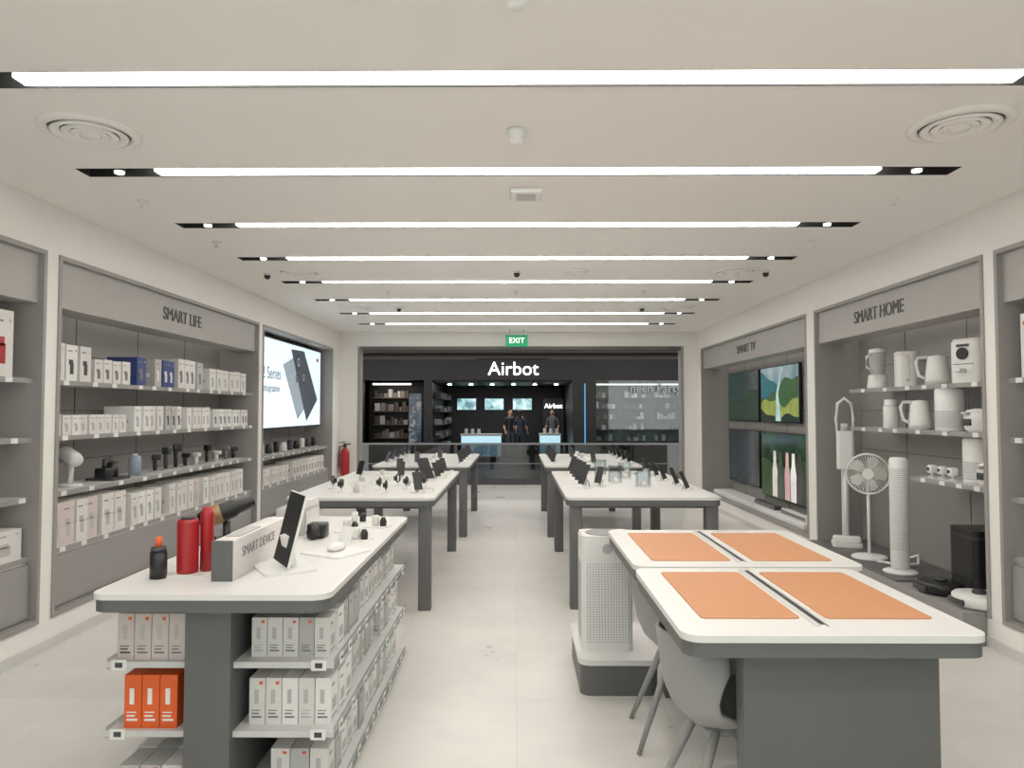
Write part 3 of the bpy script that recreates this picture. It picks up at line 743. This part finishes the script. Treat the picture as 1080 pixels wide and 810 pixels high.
# ---------------------------------------------------------------- ceiling fittings
def diffuser(x, y, r=.235):
    m = MB()
    m.lathe([(r, 0), (r, -.006), (r*.82, -.02), (r*.78, -.004)], CEIL, c=(x, y, H), seg=40)
    for k in (.66, .46, .28): m.lathe([(r*k, -.004), (r*(k+.09), -.018), (r*(k+.02), -.028), (r*(k-.1), -.012)], CEIL, c=(x, y, H), seg=40)
    m.lathe([(r*.8, -.0015), (0, -.0015)], DGREY, c=(x, y, H), seg=40)
    m.lathe([(r*.2, -.004), (r*.18, -.03), (0, -.03)], CEIL, c=(x, y, H)); m.obj('ceiling_air_diffuser')
for (x, y) in ((-2.14, 3.50), (2.17, 3.44), (-2.2, 7.1), (2.2, 7.1), (-2.2, 9.6), (2.2, 9.6)): diffuser(x, y)
diffuser(.6, 7.1, .12)
def detector(x, y, kind=0):
    m = MB(); 
    if kind == 0: m.lathe([(0, 0), (.05, 0), (.052, -.015), (.035, -.03), (.035, -.055), (.025, -.07), (0, -.072)], WHITE, c=(x, y, H)); nm = 'smoke_detector'
    elif kind == 1:
        m.lathe([(0, 0), (.04, 0), (.04, -.02), (0, -.02)], WHITE, c=(x, y, H)); m.sph((x, y, H-.03), .032, BLACK); nm = 'dome_security_camera'
    elif kind == 2: m.box(x-.1, x+.1, y-.1, y+.1, H-.035, H, WHITE, bev=.008); m.box(x-.06, x+.06, y-.06, y+.06, H-.04, H-.035, LGREY); nm = 'wireless_access_point'
    else: m.lathe([(0, 0), (.04, 0), (.038, -.006), (.012, -.01), (.01, -.04), (.02, -.045), (0, -.047)], WHITE, c=(x, y, H)); nm = 'ceiling_sprinkler'
    m.obj(nm)
detector(0, 3.5, 0); detector(.06, 4.5, 2); detector(0, 2.3, 0)
for (x, y) in ((-2.5, 4.68), (2.5, 4.68), (-2.5, 5.85), (2.45, 5.85), (0, 8.3), (-1.5, 8.3), (1.5, 8.3)): detector(x, y, 3)
for (x, y) in ((-2.55, 7.2), (0, 7.1), (2.5, 7.1), (-1.6, 9.6), (1.7, 9.6)): detector(x, y, 1)
EG = mat('exit_green', (20, 130, 80), .4, emit=.8)
m = MB(); m.box(-.19, .19, -.02, .02, -.1, .1, EG, bev=.004); m.tube([(-.12, 0, .1), (-.12, 0, .2)], .006, STEEL); m.tube([(.12, 0, .1), (.12, 0, .2)], .006, STEEL)
ex = m.obj('exit_sign', loc=(0, 12.2, 2.8))
text('EXIT', 'sign_text', (0, -.022, 0), FRONT_ROT, .26, mat('exit_white', (240, 255, 245), .4, emit=1.5, var=0), ex, ext=.001)

# ---------------------------------------------------------------- mall beyond
MF = floor_mat('corridor_tile', (200, 196, 190), .28)
DF = mat('dark_floor', (48, 47, 46), .3, var=.1); DK = mat('black_fascia', (9, 9, 11), .4); DK2 = mat('charcoal_wall', (26, 26, 28), .6)
WOOD = mat('wood_slat', (84, 66, 52), .5, var=.2, scale=3); BROWN = mat('taupe_soffit', (96, 88, 82), .6)
m = MB(); m.box(-8, 8, YE+.2, 15.5, -.1, 0, MF); m.obj('corridor_floor')
m = MB(); m.box(-8, 8, 15.5, 27, -.1, 0, DF); m.obj('mall_floor')
m = MB(); m.box(-8, 8, YE+.2, 27, 4.0, 4.1, DK2); m.obj('mall_ceiling')
m = MB(); m.box(-8.2, -8, YE+.2, 27, 0, 4.0, DK2); m.obj('mall_wall_left')
m = MB(); m.box(8, 8.2, YE+.2, 27, 0, 4.0, DK2); m.obj('mall_wall_right')
m = MB(); m.box(-8, 8, 26.8, 27, 0, 4.0, DK2); m.obj('mall_wall_far')
m = MB()
m.box(-7.9, 7.9, 15.4, 15.42, .12, .86, GLASSD); m.box(-7.9, 7.9, 15.39, 15.43, .86, .9, MGREY); m.box(-7.9, 7.9, 15.36, 15.46, 0, .12, DGREY)
m.box(-7.9, 7.9, 15.385, 15.395, .45, .465, MGREY)
for i in range(-5, 6): m.box(i*1.45-.01+.7, i*1.45+.01+.7, 15.38, 15.39, .1, .86, DGREY)
m.obj('glass_balustrade')
FY = 21.0
m = MB()
m.box(-8, 8, FY, FY+.25, 2.5, 3.12, DK); m.box(-8, -4.55, FY, FY+.25, 0, 2.5, DK2)
m.box(-2.75, -2.5, FY, FY+.25, 0, 2.5, DK); m.box(1.65, 2.35, FY, FY+.25, 0, 2.5, DK); m.box(5.2, 8, FY, FY+.25, 0, 2.5, DK2)
m.box(-8, 8, FY+.25, FY+.4, 3.12, 4.0, DK2)
for i in range(5): m.box(-8, 8, FY+.05, FY+.25, 3.14+i*.17, 3.22+i*.17, BROWN)
m.box(-5, -1.2, FY-.02, FY+.0, 3.12, 3.15, MGREY); m.box(1.0, 5, FY-.02, FY+.0, 3.12, 3.15, MGREY)
for i in range(14): m.box(-6.5+i, -6.38+i, FY-.4, FY-.3, 3.98, 4.0, SPOT)
m.box(-2.5, 1.65, FY+.25, 26.5, 2.45, 2.5, DK)
m.box(2.0, 2.03, FY-.01, FY, .3, 2.4, mat('blue_tube', (90, 170, 230), .4, emit=.8, var=0))
m.obj('opposite_shop_facade')
AW = mat('sign_white_glow', (255, 255, 255), .4, emit=2.5, var=0)
text('Airbot', 'illuminated_shop_sign', (-.1, FY-.04, 2.82), FRONT_ROT, 1.5, AW, ext=.02)
m = MB()
m.box(-2.5, 1.6, 25.31, 25.5, 0, 2.44, DK2); m.box(-2.7, -2.55, FY+.26, 25.5, 0, 2.44, DK2); m.box(1.66, 1.8, FY+.26, 25.5, 0, 2.44, DK2)
for i in range(6): m.box(-2.2+i*.68, -2.08+i*.68, 22.6, 22.7, 2.42, 2.44, SPOT)
for sy in range(4):
    for sh in range(5):
        z = .35+sh*.4
        m.box(-2.54, -2.25, 21.5+sy*.95, 22.35+sy*.95, z, z+.02, DGREY)
        for q in range(4):
            m.box(-2.5, -2.3, 21.55+sy*.95+q*.2, 21.67+sy*.95+q*.2, z+.02, z+.02+random.uniform(.08, .2), random.choice([LGREY, DGREY, MGREY, WOOD]))
m.obj('opposite_shop_interior')
CY = mat('counter_glow', (170, 212, 228), .4, emit=1.0, var=.05)
for (x0, x1, y0) in ((-1.75, -.5, 22.4), (.75, 1.4, 22.8)):
    m = MB(); m.box(x0, x1, y0, y0+.5, .15, .8, CY, bev=.02); m.box(x0+.05, x1-.05, y0+.05, y0+.45, 0, .15, BLACK); m.box(x0-.03, x1+.03, y0-.03, y0+.53, .8, .86, OFFW, bev=.01)
    for k in range(3): m.box(x0+.1+k*.2, x0+.2+k*.2, y0+.1, y0+.2, .86, 1.02, WHITE, bev=.02)
    m.obj('illuminated_counter')
SCB = screen_mat('shop_screen', [(60, 95, 105), (150, 190, 195), (225, 235, 235)], 3, 1, 1.6, 4)
for x in (-1.78, -.8, .2):
    m = MB(); m.box(x-.36, x+.36, 25.22, 25.3, 1.6, 2.05, BLACK); m.box(x-.33, x+.33, 25.215, 25.22, 1.63, 2.02, SCB); m.obj('shop_display_screen')
m = MB(); m.box(.9, 1.6, 24.22, 24.4, 0, 2.0, DK); fp = m.obj('shop_feature_panel')
text('Airbot', 'panel_lettering', (1.25, 24.2, 1.75), FRONT_ROT, .62, AW, fp, ext=.01)
m = MB(); m.box(-4.7, -2.75, 22.6, 22.8, 0, 2.5, DK2)
for sh in range(5):
    z = .3+sh*.42; m.box(-4.5, -3.3, 22.2, 22.6, z, z+.03, WOOD)
    x = -4.45
    while x < -3.4:
        w = random.uniform(.08, .2); m.box(x, x+w*.85, 22.25, 22.5, z+.03, z+.03+random.uniform(.1, .28), random.choice([MGREY, WOOD, WOOD, LGREY, DGREY, MGREY])); x += w
m.box(-4.5, -3.3, 22.15, 22.2, 2.4, 2.45, SHELF_FILL)  # added glowing bar above the shelves
m.box(-7, -4.7, 21.5, 21.6, 0, 2.5, WOOD)
m.obj('neighbour_shop_shelving')
m = MB(); m.box(-3.2, -2.78, 20.9, 20.98, .55, 2.15, DK, bev=.01); m.box(-3.17, -2.81, 20.89, 20.9, .6, 2.1, screen_mat('poster_pic', [(20, 25, 30), (70, 90, 110), (200, 190, 180)], 3, 2, .5, 9)); m.box(-3.1, -2.88, 20.9, 21, 0, .55, DK)
m.obj('digital_poster_stand')
m = MB(); m.box(2.35, 5.4, 23.6, 23.8, 0, 2.5, mat('sage_wall', (96, 102, 96), .6))
for sh in range(6):
    z = .25+sh*.35
    for bx in (2.5, 3.5, 4.5):
        m.box(bx, bx+.8, 23.2, 23.6, z, z+.02, WOOD)
        x = bx+.03
        while x < bx+.7:
            w = random.uniform(.07, .16); m.box(x, x+w*.85, 23.3, 23.5, z+.02, z+.02+random.uniform(.08, .24), random.choice([MGREY, WOOD, LGREY, OFFW, WOOD])); x += w
m.box(2.5, 5.2, 22.9, 22.95, 2.42, 2.46, SHELF_FILL)  # added glowing bar in front of the shelves
m.obj('neighbour_shop_shelving')
m = MB(); m.box(2.36, 5.19, FY+.1, FY+.12, 0, 2.49, GLASS); m.obj('neighbour_shop_glazing')
text('neen Party', 'neighbour_shop_sign', (4.1, FY-.03, 2.25), FRONT_ROT, 1.5, mat('sign_soft', (180, 190, 185), .5, emit=.4, var=0), ext=.01)

# ---------------------------------------------------------------- people in the opposite shop
SKIN = mat('skin', (190, 142, 112), .5); HAIR = mat('hair_black', (18, 15, 14), .5)
def skin_obj(name, verts, edges, radii, mats, fn, parent, root=0, sub=1):
    me = bpy.data.meshes.new(name); me.from_pydata([Vector(v) for v in verts], edges, [])
    o = bpy.data.objects.new(name+'_tmp', me); scene.collection.objects.link(o)
    o.modifiers.new('s', 'SKIN')
    for i, r in enumerate(radii):
        d = me.skin_vertices[0].data[i]; d.radius = r if isinstance(r, tuple) else (r, r); d.use_root = (i == root)
    o.modifiers.new('u', 'SUBSURF').levels = sub
    dg = bpy.context.evaluated_depsgraph_get(); dg.update()
    nm = bpy.data.meshes.new_from_object(o.evaluated_get(dg))
    bpy.data.objects.remove(o)
    nm.materials.clear()
    for q in mats: nm.materials.append(q)
    for p in nm.polygons: p.material_index = fn(p.center); p.use_smooth = True
    n = bpy.data.objects.new(name, nm); scene.collection.objects.link(n); n.parent = parent
    return n
def person(name, loc, rz, shirt, trousers, scale=1.0, reach=.1, hairlen=0):
    e = bpy.data.objects.new(name, None); scene.collection.objects.link(e)
    V = [(0, 0, .95), (0, 0, 1.12), (0, -.01, 1.32), (0, 0, 1.46), (0, -.01, 1.54)]
    Rr = [(.15, .11), (.13, .1), (.16, .11), .07, .052]; E = [(0, 1), (1, 2), (2, 3), (3, 4)]
    for s in (-1, 1):
        b = len(V)
        V += [(s*.17, 0, 1.4), (s*.23, .02, 1.13), (s*.22, -reach, .92+reach*.8)]; Rr += [.06, .045, .03]; E += [(3, b), (b, b+1), (b+1, b+2)]
        b = len(V)
        V += [(s*.09, 0, .86), (s*.10, -.02, .5), (s*.10, .01, .09), (s*.12, -.15, .04)]; Rr += [.09, .062, .042, .035]; E += [(0, b), (b, b+1), (b+1, b+2), (b+2, b+3)]
    def fn(c):
        if abs(c.x) > .17 and c.z < 1.18 and c.z > .8: return 0
        if c.z > 1.49: return 0
        if c.z > .94: return 1
        if c.z > .09: return 2
        return 3
    skin_obj('body', V, E, Rr, [SKIN, shirt, trousers, BLACK], fn, e, 0, 2)
    for s in (-1, 1):
        w = Vector((s*.22, -reach, .92+reach*.8)); d = Vector((0, -.6, -.8)).normalized()
        Vh = [w, w+d*.05, w+d*.09]; Eh = [(0, 1), (1, 2)]; Rh = [(.024, .018), (.034, .016), (.036, .014)]
        for k in range(4):
            b = len(Vh); off = Vector((s*(k-1.5)*.019, 0, 0)); L = (.06, .075, .07, .055)[k]
            Vh += [w+d*.095+off, w+d*(.095+L*.5)+off+Vector((0, -.004, 0)), w+d*(.095+L)+off+Vector((0, .012, 0))]; Eh += [(2, b), (b, b+1), (b+1, b+2)]; Rh += [.009, .0085, .007]
        b = len(Vh); Vh += [w+d*.05+Vector((-s*.035, -.01, 0)), w+d*.085+Vector((-s*.05, -.015, 0))]; Eh += [(1, b), (b, b+1)]; Rh += [.011, .009]
        skin_obj('hand', Vh, Eh, Rh, [SKIN], lambda c: 0, e, 0, 1)
    m = MB()
    m.sph((0, -.01, 1.63), .1, SKIN, sc=(.78, .95, 1.2)); m.lathe([(0, 0), (.014, .0), (.008, .04), (0, .045)], SKIN, M=T((0, -.112, 1.605)))
    for s in (-1, 1): m.sph((s*.03, -.098, 1.635), .011, BLACK); m.sph((s*.079, 0, 1.625), .022, SKIN, sc=(.4, .8, 1.3))
    m.box(-.022, .022, -.098, -.09, 1.572, 1.578, RED)
    m.obj('head', parent=e)
    m = MB(); m.sph((0, .016, 1.668), .1, HAIR, sc=(.87, 1.0, 1.02))
    if hairlen: m.sph((0, .06, 1.57), .09, HAIR, sc=(.85, .5, 1.5))
    m.obj('hair', parent=e)
    e.location = loc; e.rotation_euler[2] = math.radians(rz); e.scale = (scale,)*3
person('shop_assistant', (-.22, 23.9, 0), 20, BLACK, DGREY, .94)
person('shop_customer', (.12, 23.3, 0), 160, mat('navy_cloth', (34, 40, 58), .8), BLACK, .93, hairlen=1)
person('shop_assistant', (1.2, 23.8, 0), -15, mat('grey_cloth', (80, 82, 88), .8), BLACK, .94, .2)

# ---------------------------------------------------------------- light & camera
def area(name, loc, sx, sy, power, col=(1, .97, .93)):
    l = bpy.data.lights.new(name, 'AREA'); l.shape = 'RECTANGLE'; l.size = sx; l.size_y = sy; l.energy = power; l.color = col
    o = bpy.data.objects.new(name, l); scene.collection.objects.link(o); o.location = loc; return o
area('corridor_fill_light', (0, 14, 3.9), 8, .3, 150); area('shop_fill_light', (-.4, 23, 2.38), 3, .4, 26); area('shop_fill_light_side', (3.8, 22.6, 2.38), 2, .3, 14); area('shop_fill_light_other', (-3.8, 21.8, 2.4), 1.2, .3, 8, (1, .85, .7))  # area lights without fittings, added to brighten the corridor and shops
w = bpy.data.worlds.new('world'); scene.world = w; w.use_nodes = True
w.node_tree.nodes['Background'].inputs['Color'].default_value = (1, .98, .95, 1)
w.node_tree.nodes['Background'].inputs['Strength'].default_value = 1.6
cam = bpy.data.cameras.new('camera'); co = bpy.data.objects.new('camera', cam); scene.collection.objects.link(co)
cam.sensor_width = 36; cam.lens = 24.97; cam.clip_end = 100
co.location = (0, 0, 1.6); co.rotation_euler = (math.radians(90+2.14), 0, math.radians(.38))
scene.camera = co
